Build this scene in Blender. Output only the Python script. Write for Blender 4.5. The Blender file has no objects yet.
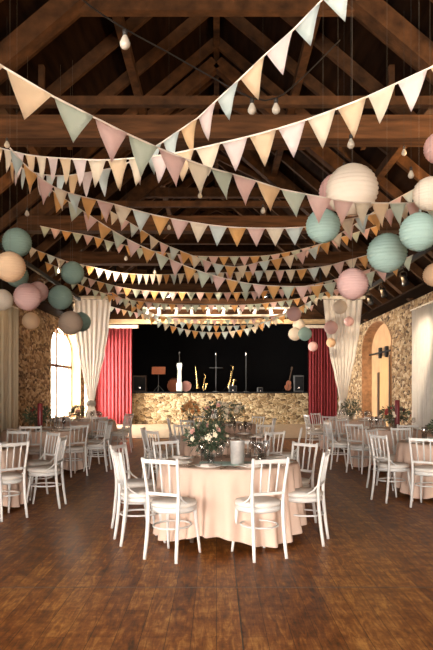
import bpy, bmesh, math, random
from mathutils import Vector, Matrix
R = random.Random(7)
PI = math.pi
SC = bpy.context.scene
COL = SC.collection
F, CX, CY, CH = 632.0, 216.5, 391.0, 1.46          # lens in pixels, vanishing point, eye height

def P(x, y, d):                                    # a point of the hall d metres from the viewer
    return Vector(((x-CX)*d/F, d, CH+(CY-y)*d/F))

# ------------------------------------------------------------------ materials
def nodes(name):
    m = bpy.data.materials.new(name); m.use_nodes = True
    nt = m.node_tree
    return m, nt, nt.nodes['Principled BSDF'], nt.nodes['Material Output']

def N(nt, kind, **kw):
    n = nt.nodes.new(kind)
    for k, v in kw.items():
        if k.startswith('in_'):
            n.inputs[k[3:].replace('_', ' ')].default_value = v
        else: setattr(n, k, v)
    return n

def ramp(nt, stops):
    r = nt.nodes.new('ShaderNodeValToRGB')
    e = r.color_ramp.elements
    while len(e) < len(stops): e.new(.5)
    for el, (p, c) in zip(e, stops):
        el.position = p; el.color = (*c, 1)
    return r

def mat(name, col, rough=.5, metal=0, var=.12, scale=8, bump=0, bscale=60, spec=.5, stretch=None, sheen=0):
    m, nt, b, out = nodes(name)
    tc = N(nt, 'ShaderNodeTexCoord'); mp = N(nt, 'ShaderNodeMapping')
    if stretch: mp.inputs['Scale'].default_value = stretch
    nt.links.new(tc.outputs['Object'], mp.inputs['Vector'])
    no = N(nt, 'ShaderNodeTexNoise', in_Scale=scale, in_Detail=4.0)
    nt.links.new(mp.outputs['Vector'], no.inputs['Vector'])
    rp = ramp(nt, [(.3, tuple(c*(1-var) for c in col)), (.7, tuple(min(1, c*(1+var)) for c in col))])
    nt.links.new(no.outputs['Fac'], rp.inputs['Fac'])
    nt.links.new(rp.outputs['Color'], b.inputs['Base Color'])
    b.inputs['Roughness'].default_value = rough; b.inputs['Metallic'].default_value = metal
    b.inputs['Specular IOR Level'].default_value = spec
    if bump:
        n2 = N(nt, 'ShaderNodeTexNoise', in_Scale=bscale, in_Detail=3.0)
        nt.links.new(mp.outputs['Vector'], n2.inputs['Vector'])
        bp = N(nt, 'ShaderNodeBump', in_Strength=bump, in_Distance=.02)
        nt.links.new(n2.outputs['Fac'], bp.inputs['Height'])
        nt.links.new(bp.outputs['Normal'], b.inputs['Normal'])
    return m

def fabric(name, col, trans=.35, rough=.85, var=.06, bump=.15, alpha=1.0):
    m = mat(name, col, rough, 0, var, 5, bump, 220, .15)
    nt = m.node_tree; b = nt.nodes['Principled BSDF']; out = nt.nodes['Material Output']
    t = N(nt, 'ShaderNodeBsdfTranslucent'); t.inputs['Color'].default_value = (*col, 1)
    mx = N(nt, 'ShaderNodeMixShader'); mx.inputs[0].default_value = trans
    nt.links.new(b.outputs[0], mx.inputs[1]); nt.links.new(t.outputs[0], mx.inputs[2])
    last = mx
    if alpha < 1:
        tr = N(nt, 'ShaderNodeBsdfTransparent')
        m2 = N(nt, 'ShaderNodeMixShader'); m2.inputs[0].default_value = alpha
        nt.links.new(tr.outputs[0], m2.inputs[1]); nt.links.new(mx.outputs[0], m2.inputs[2]); last = m2
    nt.links.new(last.outputs[0], out.inputs['Surface'])
    return m

def emit(name, col, strength):
    m, nt, b, out = nodes(name)
    e = N(nt, 'ShaderNodeEmission'); e.inputs[0].default_value = (*col, 1); e.inputs[1].default_value = strength
    nt.links.new(e.outputs[0], out.inputs['Surface'])
    return m

def glass(name, tint=(1, 1, 1)):
    m, nt, b, out = nodes(name)
    g = N(nt, 'ShaderNodeBsdfGlossy'); g.inputs['Roughness'].default_value = .04
    t = N(nt, 'ShaderNodeBsdfTransparent'); t.inputs[0].default_value = (*[c*.93 for c in tint], 1)
    lw = N(nt, 'ShaderNodeLayerWeight'); lw.inputs['Blend'].default_value = .35
    rp = ramp(nt, [(0, (.05,)*3), (1, (.5,)*3)])
    nt.links.new(lw.outputs['Facing'], rp.inputs['Fac'])
    mx = N(nt, 'ShaderNodeMixShader')
    nt.links.new(rp.outputs[0], mx.inputs[0]); nt.links.new(t.outputs[0], mx.inputs[1]); nt.links.new(g.outputs[0], mx.inputs[2])
    nt.links.new(mx.outputs[0], out.inputs['Surface'])
    return m

def wood_floor():
    m, nt, b, out = nodes('plank_floor')
    tc = N(nt, 'ShaderNodeTexCoord')
    mp = N(nt, 'ShaderNodeMapping'); mp.inputs['Rotation'].default_value = (0, 0, PI/2)
    nt.links.new(tc.outputs['Object'], mp.inputs['Vector'])
    br = N(nt, 'ShaderNodeTexBrick', offset=.37, offset_frequency=2)
    br.inputs['Scale'].default_value = 1; br.inputs['Mortar Size'].default_value = .0022
    br.inputs['Brick Width'].default_value = 1.25; br.inputs['Row Height'].default_value = .15
    br.inputs['Bias'].default_value = 0
    br.inputs['Color1'].default_value = (.0, .0, .0, 1); br.inputs['Color2'].default_value = (1, 1, 1, 1)
    br.inputs['Mortar'].default_value = (0, 0, 0, 1)
    nt.links.new(mp.outputs['Vector'], br.inputs['Vector'])
    m3 = N(nt, 'ShaderNodeMapping'); m3.inputs['Scale'].default_value = (7, .9, 1)
    nt.links.new(tc.outputs['Object'], m3.inputs['Vector'])
    g = N(nt, 'ShaderNodeTexNoise', in_Scale=4.0, in_Detail=7.0, in_Roughness=.65, in_Distortion=1.2)
    nt.links.new(m3.outputs['Vector'], g.inputs['Vector'])
    blot = N(nt, 'ShaderNodeTexNoise', in_Scale=7.5, in_Detail=8.0, in_Roughness=.72)
    nt.links.new(tc.outputs['Object'], blot.inputs['Vector'])
    a1 = N(nt, 'ShaderNodeMath', operation='MULTIPLY_ADD'); a1.inputs[1].default_value = .10
    nt.links.new(br.outputs['Color'], a1.inputs[0])
    a2 = N(nt, 'ShaderNodeMath', operation='MULTIPLY_ADD'); a2.inputs[1].default_value = .60
    nt.links.new(g.outputs['Fac'], a2.inputs[0])
    a3 = N(nt, 'ShaderNodeMath', operation='MULTIPLY'); a3.inputs[1].default_value = .52
    nt.links.new(blot.outputs['Fac'], a3.inputs[0]); nt.links.new(a3.outputs[0], a2.inputs[2])
    nt.links.new(a2.outputs[0], a1.inputs[2])
    rp = ramp(nt, FLOOR_RAMP)
    nt.links.new(a1.outputs[0], rp.inputs['Fac'])
    mx = N(nt, 'ShaderNodeMixRGB'); mx.inputs['Color2'].default_value = (.03, .013, .006, 1)
    fm = N(nt, 'ShaderNodeMath', operation='MULTIPLY'); fm.inputs[1].default_value = .7
    nt.links.new(br.outputs['Fac'], fm.inputs[0]); nt.links.new(fm.outputs[0], mx.inputs['Fac'])
    nt.links.new(rp.outputs['Color'], mx.inputs['Color1'])
    nt.links.new(mx.outputs['Color'], b.inputs['Base Color'])
    b.inputs['Specular IOR Level'].default_value = .09
    rr = ramp(nt, [(.3, (.30,)*3), (.75, (.46,)*3)])
    nt.links.new(g.outputs['Fac'], rr.inputs['Fac']); nt.links.new(rr.outputs['Color'], b.inputs['Roughness'])
    bp = N(nt, 'ShaderNodeBump', in_Strength=.05, in_Distance=.003)
    nt.links.new(a1.outputs[0], bp.inputs['Height']); nt.links.new(bp.outputs['Normal'], b.inputs['Normal'])
    return m
FLOOR_RAMP = [(.42, (.036, .0107, .0026)), (.54, (.142, .045, .010)), (.64, (.255, .090, .021)), (.78, (.52, .25, .070))]

def stone(name, stops, mortar, scale=3.2, zs=1.5):
    m, nt, b, out = nodes(name)
    tc = N(nt, 'ShaderNodeTexCoord')
    mp = N(nt, 'ShaderNodeMapping'); mp.inputs['Scale'].default_value = (1, .6, zs)
    nt.links.new(tc.outputs['Object'], mp.inputs['Vector'])
    nz = N(nt, 'ShaderNodeTexNoise', in_Scale=3.0, in_Detail=2.0)
    nt.links.new(mp.outputs['Vector'], nz.inputs['Vector'])
    ad = N(nt, 'ShaderNodeMixRGB', blend_type='ADD'); ad.inputs['Fac'].default_value = .25
    nt.links.new(mp.outputs['Vector'], ad.inputs['Color1']); nt.links.new(nz.outputs['Color'], ad.inputs['Color2'])
    v = N(nt, 'ShaderNodeTexVoronoi', in_Scale=scale); nt.links.new(ad.outputs[0], v.inputs['Vector'])
    e = N(nt, 'ShaderNodeTexVoronoi', feature='DISTANCE_TO_EDGE', in_Scale=scale); nt.links.new(ad.outputs[0], e.inputs['Vector'])
    sx = N(nt, 'ShaderNodeSeparateColor'); nt.links.new(v.outputs['Color'], sx.inputs[0])
    rp = ramp(nt, stops); nt.links.new(sx.outputs[0], rp.inputs['Fac'])
    n2 = N(nt, 'ShaderNodeTexNoise', in_Scale=14.0, in_Detail=6.0, in_Roughness=.7); nt.links.new(tc.outputs['Object'], n2.inputs['Vector'])
    r2 = ramp(nt, [(.3, (.55,)*3), (.7, (1.25,)*3)]); nt.links.new(n2.outputs['Fac'], r2.inputs['Fac'])
    ml = N(nt, 'ShaderNodeMixRGB', blend_type='MULTIPLY'); ml.inputs['Fac'].default_value = 1
    nt.links.new(rp.outputs[0], ml.inputs['Color1']); nt.links.new(r2.outputs[0], ml.inputs['Color2'])
    er = ramp(nt, [(.01, (1,)*3), (.05, (0,)*3)]); nt.links.new(e.outputs['Distance'], er.inputs['Fac'])
    mx = N(nt, 'ShaderNodeMixRGB'); mx.inputs['Color2'].default_value = (*mortar, 1)
    nt.links.new(er.outputs[0], mx.inputs['Fac']); nt.links.new(ml.outputs[0], mx.inputs['Color1'])
    nt.links.new(mx.outputs[0], b.inputs['Base Color']); b.inputs['Roughness'].default_value = .9
    hr = ramp(nt, [(0, (0,)*3), (.2, (1,)*3)]); nt.links.new(e.outputs['Distance'], hr.inputs['Fac'])
    bp = N(nt, 'ShaderNodeBump', in_Strength=.8, in_Distance=.06)
    nt.links.new(hr.outputs[0], bp.inputs['Height']); nt.links.new(bp.outputs['Normal'], b.inputs['Normal'])
    return m

M = {}
M['floor'] = wood_floor()
M['pale_floor'] = mat('pale_floor', (.40, .29, .19), .45, var=.18, scale=5, bump=.05)
M['stone'] = stone('rubble_stone', [(0, (.08, .04, .018)), (.3, (.24, .13, .055)), (.65, (.46, .29, .14)), (1, (.68, .52, .33))], (.46, .33, .19), 9.0, 1.4)
M['stage_stone'] = stone('stage_stone', [(0, (.13, .08, .035)), (.4, (.38, .25, .115)), (1, (.64, .50, .30))], (.50, .38, .22), 4.6, 1.8)
M['plaster'] = mat('plaster', (.50, .30, .15), .9, var=.12, scale=3, bump=.15, bscale=20)
M['brick'] = mat('brick_arch', (.33, .18, .09), .9, var=.35, scale=7, bump=.3, bscale=25)
M['beam'] = mat('old_beam', (.075, .032, .012), .8, spec=.2, var=.5, scale=3, bump=.3, bscale=20, stretch=(.6, 5, 5))
M['rafter'] = mat('rafter_wood', (.062, .026, .009), .8, spec=.2, var=.5, scale=5, bump=.3, bscale=20)
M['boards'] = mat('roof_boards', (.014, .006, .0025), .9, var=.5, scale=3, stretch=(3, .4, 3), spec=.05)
M['chair'] = mat('white_paint', (.70, .68, .66), .38, var=.04, scale=10)
M['cushion'] = fabric('white_cushion', (.78, .73, .68), .05)
M['cloth'] = fabric('peach_linen', (.76, .56, .455), .12, var=.04)
M['peach'] = fabric('peach_cotton', (.80, .60, .37), .3)
M['pink'] = fabric('pink_cotton', (.80, .60, .55), .3)
M['blush'] = fabric('blush_cotton', (.86, .75, .71), .3)
M['cream'] = fabric('cream_cotton', (.84, .75, .61), .3)
M['apricot'] = fabric('apricot_cotton', (.82, .66, .47), .3)
M['ochre'] = fabric('ochre_cotton', (.78, .49, .21), .3)
M['mint'] = fabric('mint_cotton', (.62, .66, .56), .3)
M['sky'] = fabric('pale_blue_cotton', (.70, .76, .73), .3)
M['tape'] = fabric('cream_tape', (.80, .70, .60), .2)
M['paper_white'] = fabric('white_paper', (.86, .76, .64), .35)
M['paper_mint'] = fabric('mint_paper', (.42, .58, .53), .35)
M['paper_mint_shade'] = fabric('shaded_mint_paper', (.24, .34, .29), .3)  # mint paper with shade put into its colour, for lanterns hanging in shade
M['paper_pink'] = fabric('pink_paper', (.80, .55, .52), .35)
M['paper_peach'] = fabric('peach_paper', (.80, .58, .38), .35)
M['paper_taupe'] = fabric('taupe_paper', (.46, .35, .27), .3)
M['wire'] = mat('wire', (.10, .08, .06), .5)
M['black'] = mat('black_metal', (.012, .012, .013), .7, spec=.2)
M['rubber'] = mat('black_cable', (.015, .012, .01), .6)
M['blackcloth'] = fabric('black_drape', (.006, .0055, .006), 0, .95)
M['red'] = fabric('red_velvet', (.24, .035, .04), .1, .85, .08)
M['sheer'] = fabric('sheer_white', (.80, .76, .71), .35, alpha=.95)
M['creamcurtain'] = fabric('cream_curtain', (.78, .68, .52), .4)
M['white'] = mat('white_ceramic', (.85, .83, .79), .2, var=.02)
M['napkin'] = fabric('napkin_linen', (.78, .70, .64), .1)
M['silver'] = mat('silver', (.75, .72, .68), .25, 1, .05)
M['frost'] = mat('frosted_silver', (.62, .59, .57), .45, .5, .1, 30)
M['glass'] = glass('clear_glass')
M['pane'] = glass('window_glass')
M['leaf'] = mat('eucalyptus', (.065, .080, .042), .6, var=.45, scale=9)
M['leaf2'] = mat('dark_leaf', (.035, .055, .025), .6, var=.4, scale=9)
M['bloom'] = mat('cream_petals', (.86, .76, .60), .7, var=.08)
M['bloompink'] = mat('pink_petals', (.72, .40, .34), .7, var=.1)
M['bloomred'] = mat('red_petals', (.30, .03, .03), .7, var=.2)
M['bloompeach'] = mat('peach_petals', (.75, .38, .15), .7, var=.1)
M['runner'] = fabric('mint_runner', (.48, .66, .60), .1)
M['candle'] = mat('red_wax', (.16, .012, .018), .4)
M['frame'] = mat('window_wood', (.50, .36, .23), .6, var=.15)
M['darkwood'] = mat('dark_wood', (.06, .03, .015), .5, var=.3)
M['doorwood'] = mat('tan_door', (.52, .31, .13), .6, var=.12, scale=4, stretch=(6, 6, .6))
M['brass'] = mat('brass', (.60, .42, .17), .25, 1, .1)
M['orange'] = mat('orange_lacquer', (.26, .075, .028), .35)
M['pinkdrum'] = mat('pink_drum', (.40, .17, .13), .4)
M['mintwhite'] = mat('pale_white_lacquer', (.72, .78, .72), .3)
M['grey'] = mat('grey_cloth', (.085, .085, .085), .7)
M['rail'] = mat('pale_rail', (.80, .72, .60), .5)
M['pale_wood'] = mat('pale_wood', (.55, .38, .20), .6, var=.25, scale=4, stretch=(1, 5, 5))
M['lens'] = emit('lamp_lens', (1, .78, .50), 9)
M['bulbglass'] = mat('opal_bulb', (.45, .40, .33), .25, var=.05)

# ------------------------------------------------------------------ mesh helpers
def new_obj(name, bm, m, parent=None, smooth=False, loc=None):
    bmesh.ops.recalc_face_normals(bm, faces=bm.faces)
    if smooth:
        for f in bm.faces: f.smooth = True
    me = bpy.data.meshes.new(name); bm.to_mesh(me); bm.free()
    me.materials.append(m)
    o = bpy.data.objects.new(name, me); COL.objects.link(o)
    if parent: o.parent = parent
    if loc is not None: o.location = loc
    return o

def tag(o, label=None, cat=None, group=None, kind=None):
    if label: o['label'] = label
    if cat: o['category'] = cat
    if group: o['group'] = group
    if kind: o['kind'] = kind
    return o

def thing(name, label, cat, loc=(0, 0, 0), rz=0, group=None):
    o = bpy.data.objects.new(name, None); COL.objects.link(o)
    o.location = loc; o.rotation_euler = (0, 0, rz); o.empty_display_size = .1
    return tag(o, label, cat, group)

def struct(name, bm, m, parent=None, smooth=False):
    o = new_obj(name, bm, m, parent, smooth)
    if parent is None: o['kind'] = 'structure'
    return o

def dup(root, loc, rz, label, group=None):
    r = root.copy(); COL.objects.link(r); r.location = loc; r.rotation_euler = (0, 0, rz); r['label'] = label
    if group: r['group'] = group
    for ch in list(root.children):
        c = ch.copy(); COL.objects.link(c); c.parent = r
        for g in list(ch.children):
            d = g.copy(); COL.objects.link(d); d.parent = c
    return r

def box(bm, x0, x1, y0, y1, z0, z1, bevel=0):
    vs = [bm.verts.new((x, y, z)) for x in (x0, x1) for y in (y0, y1) for z in (z0, z1)]
    fs = [(0, 1, 3, 2), (4, 6, 7, 5), (0, 4, 5, 1), (2, 3, 7, 6), (0, 2, 6, 4), (1, 5, 7, 3)]
    nf = [bm.faces.new([vs[i] for i in f]) for f in fs]
    if bevel:
        es = list({e for f in nf for e in f.edges})
        bmesh.ops.bevel(bm, geom=es, offset=bevel, segments=2, affect='EDGES', profile=.5)
    return vs

def bar(bm, a, b, w, h, up=Vector((0, 0, 1))):
    """squared timber from a to b, w across, h along up"""
    a, b = Vector(a), Vector(b); t = (b-a).normalized()
    s = t.cross(up).normalized(); u = s.cross(t).normalized()
    r = []
    for p in (a, b):
        r.append([bm.verts.new(p + s*sx*w/2 + u*uz*h/2) for sx, uz in ((-1, -1), (1, -1), (1, 1), (-1, 1))])
    bm.faces.new(r[0]); bm.faces.new(r[1][::-1])
    for i in range(4): bm.faces.new([r[0][i], r[1][i], r[1][(i+1) % 4], r[0][(i+1) % 4]])

def tube(bm, pts, rad, n=8, closed=False):
    pts = [Vector(p) for p in pts]; k = len(pts)
    rs = rad if isinstance(rad, (list, tuple)) else [rad]*k
    rings = []; prev = None
    for i, p in enumerate(pts):
        if closed: t = pts[(i+1) % k]-pts[i-1]
        else: t = pts[min(i+1, k-1)]-pts[max(i-1, 0)]
        t.normalize()
        if prev is None:
            ref = Vector((1, 0, 0)) if abs(t.x) < .8 else Vector((0, 1, 0))
            u = t.cross(ref).normalized()
        else: u = (prev - t*prev.dot(t)).normalized()
        prev = u; v = t.cross(u)
        rings.append([bm.verts.new(p + (u*math.cos(a)+v*math.sin(a))*rs[i]) for a in (2*PI*j/n for j in range(n))])
    for i in range(k if closed else k-1):
        A, B = rings[i], rings[(i+1) % k]
        for j in range(n): bm.faces.new([A[j], A[(j+1) % n], B[(j+1) % n], B[j]])
    if not closed:
        bm.faces.new(rings[0][::-1]); bm.faces.new(rings[-1])

def lathe(bm, prof, n=20, c=(0, 0, 0), mtx=None):
    cx, cy, cz = c; rings = []; new = []
    for r, z in prof:
        if r < 1e-5:
            v = bm.verts.new((cx, cy, cz+z)); rings.append([v]); new.append(v)
        else:
            g = [bm.verts.new((cx+r*math.cos(2*PI*j/n), cy+r*math.sin(2*PI*j/n), cz+z)) for j in range(n)]
            rings.append(g); new += g
    for A, B in zip(rings, rings[1:]):
        if len(A) == 1 and len(B) == 1: continue
        for j in range(n):
            j2 = (j+1) % n
            if len(A) == 1: bm.faces.new([A[0], B[j], B[j2]])
            elif len(B) == 1: bm.faces.new([A[j], B[0], A[j2]])
            else: bm.faces.new([A[j], B[j], B[j2], A[j2]])
    if mtx: bmesh.ops.transform(bm, matrix=mtx, verts=new)

def prism(bm, pts2, h0, h1, axis='y'):
    """polygon (a, z) swept along axis between h0 and h1"""
    def v(a, z, h): return (a, h, z) if axis == 'y' else ((h, a, z) if axis == 'x' else (a, z, h))
    A = [bm.verts.new(v(a, z, h0)) for a, z in pts2]; B = [bm.verts.new(v(a, z, h1)) for a, z in pts2]
    bm.faces.new(A); bm.faces.new(B[::-1])
    n = len(A)
    for i in range(n): bm.faces.new([A[i], B[i], B[(i+1) % n], A[(i+1) % n]])

def BM(): return bmesh.new()

def spline(pts, step=.02):
    pts = [Vector(p) for p in pts]
    pts = [pts[0]*2-pts[1]] + pts + [pts[-1]*2-pts[-2]]
    out = []
    for i in range(1, len(pts)-2):
        a, b, c, d = pts[i-1:i+3]
        n = max(2, int((c-b).length/step))
        for k in range(n):
            t = k/n
            out.append(.5*((2*b)+(c-a)*t+(2*a-5*b+4*c-d)*t*t+(3*b-a-3*c+d)*t**3))
    out.append(pts[-2]); return out

def resample(pts, pitch):
    out = [pts[0]]; acc = 0
    for a, b in zip(pts, pts[1:]):
        L = (b-a).length
        while acc+L >= pitch:
            t = (pitch-acc)/L; a = a.lerp(b, t); out.append(a.copy()); L = (b-a).length; acc = 0
        acc += L
    return out

# ------------------------------------------------------------------ the hall
W, T, WT = 5.3, .5, 3.95              # half width, wall thickness, wall top
Y0, YS, YB = -7.0, 28.0, 33.5         # back wall, stage front, stage back
SL = .85                              # roof slope
def roofz(x): return WT + SL*(W-abs(x))

bm = BM(); box(bm, -W-T, W+T, Y0-.5, 19.4, -.2, 0); struct('floor', bm, M['floor'])
bm = BM(); box(bm, -W-T, W+T, 19.4, YS+.1, -.2, 0); struct('floor_apron', bm, M['pale_floor'])
bm = BM(); box(bm, -W-T, W+T, 19.36, 19.44, 0, .012); struct('trim_1', bm, M['darkwood'])
bm = BM(); box(bm, -W, W, 4.695, 4.705, 0, .0025); struct('trim_2', bm, M['darkwood'])
bm = BM(); box(bm, .148, .156, -4, 5.6, 0, .0024); struct('trim_3', bm, M['darkwood'])

SPR, RISE = 2.9, .88                  # springing and rise of the arched openings
def arch_pts(y0, y1, n=18):
    c, h = (y0+y1)/2, (y1-y0)/2
    return [(c-h*math.cos(PI*i/n), SPR+RISE*math.sin(PI*i/n)) for i in range(n+1)]

def side_wall(name, s, openings):
    """openings: (y0, y1, sill)"""
    xa, xb = sorted((s*W, s*(W+T)))
    bm = BM(); y = Y0
    for y0, y1, sill in sorted(openings):
        box(bm, xa, xb, y, y0, 0, WT)
        if sill: box(bm, xa, xb, y0, y1, 0, sill)
        a = arch_pts(y0, y1)
        for (p, z), (q, w) in zip(a, a[1:]):
            prism(bm, [(p, z), (q, w), (q, WT), (p, WT)], xa, xb, 'x')
        prism(bm, [(y0, SPR), (y0, SPR), (y0, SPR)], xa, xb, 'x') if False else None
        y = y1
    box(bm, xa, xb, y, YB, 0, WT)
    return struct(name, bm, M['stone'])
LW = [(-6.7, -2.9, .45), (-2.2, 1.9, .45), (20.2, 24.6, .45), (25.3, 27.2, 0)]
RW = [(19.1, 23.0, 0)]
side_wall('wall_left', -1, LW); side_wall('wall_right', 1, RW)

# plaster lining of the reveals
def lining(n, s, o, m, depth):
    y0, y1, sill = o; t = .03
    pts = [(y0, sill)] + arch_pts(y0, y1) + [(y1, sill)]
    inner = []
    c, h = (y0+y1)/2, (y1-y0)/2-t
    inner = [(y0+t, sill)] + [(c-h*math.cos(PI*i/18), SPR+(RISE-t)*math.sin(PI*i/18)) for i in range(19)] + [(y1-t, sill)]
    bm = BM(); xa, xb = s*(W-.015), s*(W+depth)
    for i in range(len(pts)-1):
        prism(bm, [pts[i], pts[i+1], inner[i+1], inner[i]], xa, xb, 'x')
    struct('trim_%d' % n, bm, m)
lining(4, -1, LW[2], M['plaster'], T); lining(5, -1, LW[1], M['plaster'], T); lining(6, 1, RW[0], M['brick'], .36)
lining(7, -1, LW[3], M['plaster'], T)

def window(n, s, o):
    y0, y1, sill = o; x = s*(W+.38); c = (y0+y1)/2; h = (y1-y0)/2-.03
    arc = [(c-h*math.cos(PI*i/18), SPR+(RISE-.03)*math.sin(PI*i/18)) for i in range(19)]
    def zt(y): return SPR+(RISE-.03)*math.sqrt(max(0, 1-((y-c)/h)**2))
    bm = BM(); w = .07
    path = [(x, y0+.06, sill+.04)] + [(x, y+(.03 if y < c else -.03), z-.03) for y, z in arc] + [(x, y1-.06, sill+.04)]
    for a, b in zip(path, path[1:]): bar(bm, a, b, .07, .08, Vector((s, 0, 0)))
    bar(bm, path[0], path[-1], .08, .09, Vector((0, 0, 1)))
    root = struct('window_%d' % n, bm, M['frame'])
    bm = BM(); bar(bm, (x, y0+.05, 2.36), (x, y1-.05, 2.36), .09, .1); struct('transom', bm, M['darkwood'], root)
    for k in range(1, 4):
        y = y0+(y1-y0)*k/4
        bm = BM(); bar(bm, (x, y, sill), (x, y, zt(y)-.02), .10 if k != 2 else .16, .06, Vector((s, 0, 0))); struct('mullion', bm, M['darkwood'] if k == 2 else M['frame'], root)
    bm = BM(); pts = [(y0+.05, sill)] + [(y, z) for y, z in arc] + [(y1-.05, sill)]
    prism(bm, pts, x-.004, x+.004, 'x'); struct('pane', bm, M['pane'], root)
n = 1
for s, L in ((-1, LW[:3]),):
    for o in L: window(n, s, o); n += 1

# right arched recess: plaster back, sliding door on a rail
bm = BM(); pts = [(RW[0][0]-.05, 0)] + [(y, z+.04) for y, z in arch_pts(RW[0][0]-.05, RW[0][1]+.05)] + [(RW[0][1]+.05, 0)]
prism(bm, pts, W+.34, W+.46, 'x'); struct('wall_recess', bm, M['plaster'])
bm = BM(); box(bm, W+.25, W+.31, 20.35, 21.5, .03, 2.62, .004); dr = struct('door_1', bm, M['doorwood'])
bm = BM(); box(bm, W+.235, W+.25, 20.2, 20.34, .03, 2.62); struct('edge_post', bm, M['darkwood'], dr)
bm = BM(); tube(bm, [(W+.2, 19.3, 2.75), (W+.2, 22.7, 2.75)], .03); struct('rail', bm, M['black'], dr)
for y in (20.5, 21.3):
    bm = BM(); box(bm, W+.17, W+.27, y-.09, y+.09, 2.56, 2.92, .02); struct('hanger', bm, M['black'], dr)
bm = BM(); box(bm, W+.28, W+.335, 21.75, 21.95, .05, 2.1); struct('trim_8', bm, M['darkwood'])

# back wall behind the viewer, with a wide doorway to daylight
bm = BM(); yb = Y0
box(bm, -W-T, -1.8, yb-.5, yb, 0, WT); box(bm, 2.2, W+T, yb-.5, yb, 0, WT); box(bm, -1.8, 2.2, yb-.5, yb, 2.9, WT)
prism(bm, [(-W-T, WT), (W+T, WT), (0, roofz(0)+.3)], yb-.5, yb, 'y'); struct('wall_back', bm, M['stone'])

# stage
SH = 1.36
bm = BM(); box(bm, -W, W, YS, YS+.35, 0, SH); struct('wall_stage', bm, M['stage_stone'])
bm = BM(); box(bm, -W, W, YS-.06, YB, SH, SH+.06, .01); struct('floor_stage', bm, M['black'])
bm = BM(); box(bm, -W, W, YB-.15, YB, SH, 6.4); struct('wall_end', bm, M['blackcloth'])
bm = BM(); box(bm, -W, -W+.06, YS+.4, YB, SH+.06, 6.4); struct('wall_stage_left', bm, M['blackcloth'])
bm = BM(); box(bm, W-.06, W, YS+.4, YB, SH+.06, 6.4); struct('wall_stage_right', bm, M['blackcloth'])
bm = BM(); box(bm, -W, W, YS+.4, YB, 5.3, 5.42); struct('ceiling_stage', bm, M['blackcloth'])

# roof boards
t = .12
for side, s in (('left', -1), ('right', 1)):
    bm = BM(); e = .26
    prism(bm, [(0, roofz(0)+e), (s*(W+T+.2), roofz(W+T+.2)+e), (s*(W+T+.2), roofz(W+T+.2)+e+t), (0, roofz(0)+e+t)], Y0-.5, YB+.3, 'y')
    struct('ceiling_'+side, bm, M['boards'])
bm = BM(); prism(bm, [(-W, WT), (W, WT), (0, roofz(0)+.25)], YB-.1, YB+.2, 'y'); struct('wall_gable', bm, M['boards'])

tn = 10
def trim(bm, m):
    global tn
    o = struct('trim_%d' % tn, bm, m); tn += 1; return o
# common rafters, about a metre apart
y = 1.2
while y < 23:
    for s in (-1, 1):
        bm = BM(); bar(bm, (s*(W+.25), y, roofz(W+.25)+.14), (0, y, roofz(0)+.14), .10, .19); trim(bm, M['rafter'])
    y += 1.3
# trusses
TR = [3.6, 8.5, 13.3, 16.7, 21.6]
for k, d in enumerate(TR):
    if k:
        bm = BM(); bar(bm, (-4.15, d, 4.955), (4.15, d, 4.955), .30, .31); trim(bm, M['beam'])
        bm = BM(); x = W-(5.45-WT)/SL; bar(bm, (-x, d+.25, 5.46), (x, d+.25, 5.46), .12, .12); trim(bm, M['rafter'])
    bm = BM(); x = W-(6.72-WT)/SL+.05; bar(bm, (-x, d+.1, 6.72), (x, d+.1, 6.72), .16, .24); trim(bm, M['rafter'])
    for s in (-1, 1):
        bm = BM(); bar(bm, (s*(W-.1), d, roofz(W-.1)-.1), (s*.02, d, roofz(.02)-.1), .24, .26); trim(bm, M['rafter'])
        bm = BM(); bar(bm, (s*.0, d+.45, roofz(0)-.62), (s*1.5, d+.45, roofz(1.5)-.1), .09, .14); trim(bm, M['rafter'])
# purlins with short studs, along both slopes
for s in (-1, 1):
    for x in (1.5, 3.2):
        bm = BM(); bar(bm, (s*x, .5, roofz(x)-.02), (s*x, 23, roofz(x)-.02), .14, .16); trim(bm, M['rafter'])
    for y in (4.6, 6.4, 7.4, 9.4, 11.2):
        bm = BM(); bar(bm, (s*2.6, y, roofz(2.6)+.05), (s*2.6, y, roofz(2.6)-.5), .08, .08, Vector((0, 1, 0))); trim(bm, M['rafter'])
    bm = BM(); bar(bm, (s*(W+.2), .0, WT+.08), (s*(W+.2), YS, WT+.08), .5, .16); trim(bm, M['beam'])       # wall plate
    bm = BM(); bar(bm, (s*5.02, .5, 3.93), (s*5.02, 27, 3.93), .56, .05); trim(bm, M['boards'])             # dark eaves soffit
bm = BM(); bar(bm, (0, .5, roofz(0)+.1), (0, 23, roofz(0)+.1), .12, .2); trim(bm, M['rafter'])
# timber gable above the stage front: brown panels between dark posts
bm = BM(); prism(bm, [(-4, 5.0), (4, 5.0), (0, roofz(0)+.2)], 22.9, 22.96, 'y'); struct('wall_gable_panel', bm, M['beam'])
for x in (-2.4, -1.4, -.5, .5, 1.4, 2.4):
    bm = BM(); bar(bm, (x, 22.8, 5.0), (x, 22.8, roofz(x)-.1), .2, .18, Vector((0, 1, 0))); trim(bm, M['boards'])
for z in (5.3, 5.95, 6.6, 7.25):
    x = W-(z-WT)/SL-.1; bm = BM(); bar(bm, (-x, 22.78, z), (x, 22.78, z), .18, .2); trim(bm, M['boards'])
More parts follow.
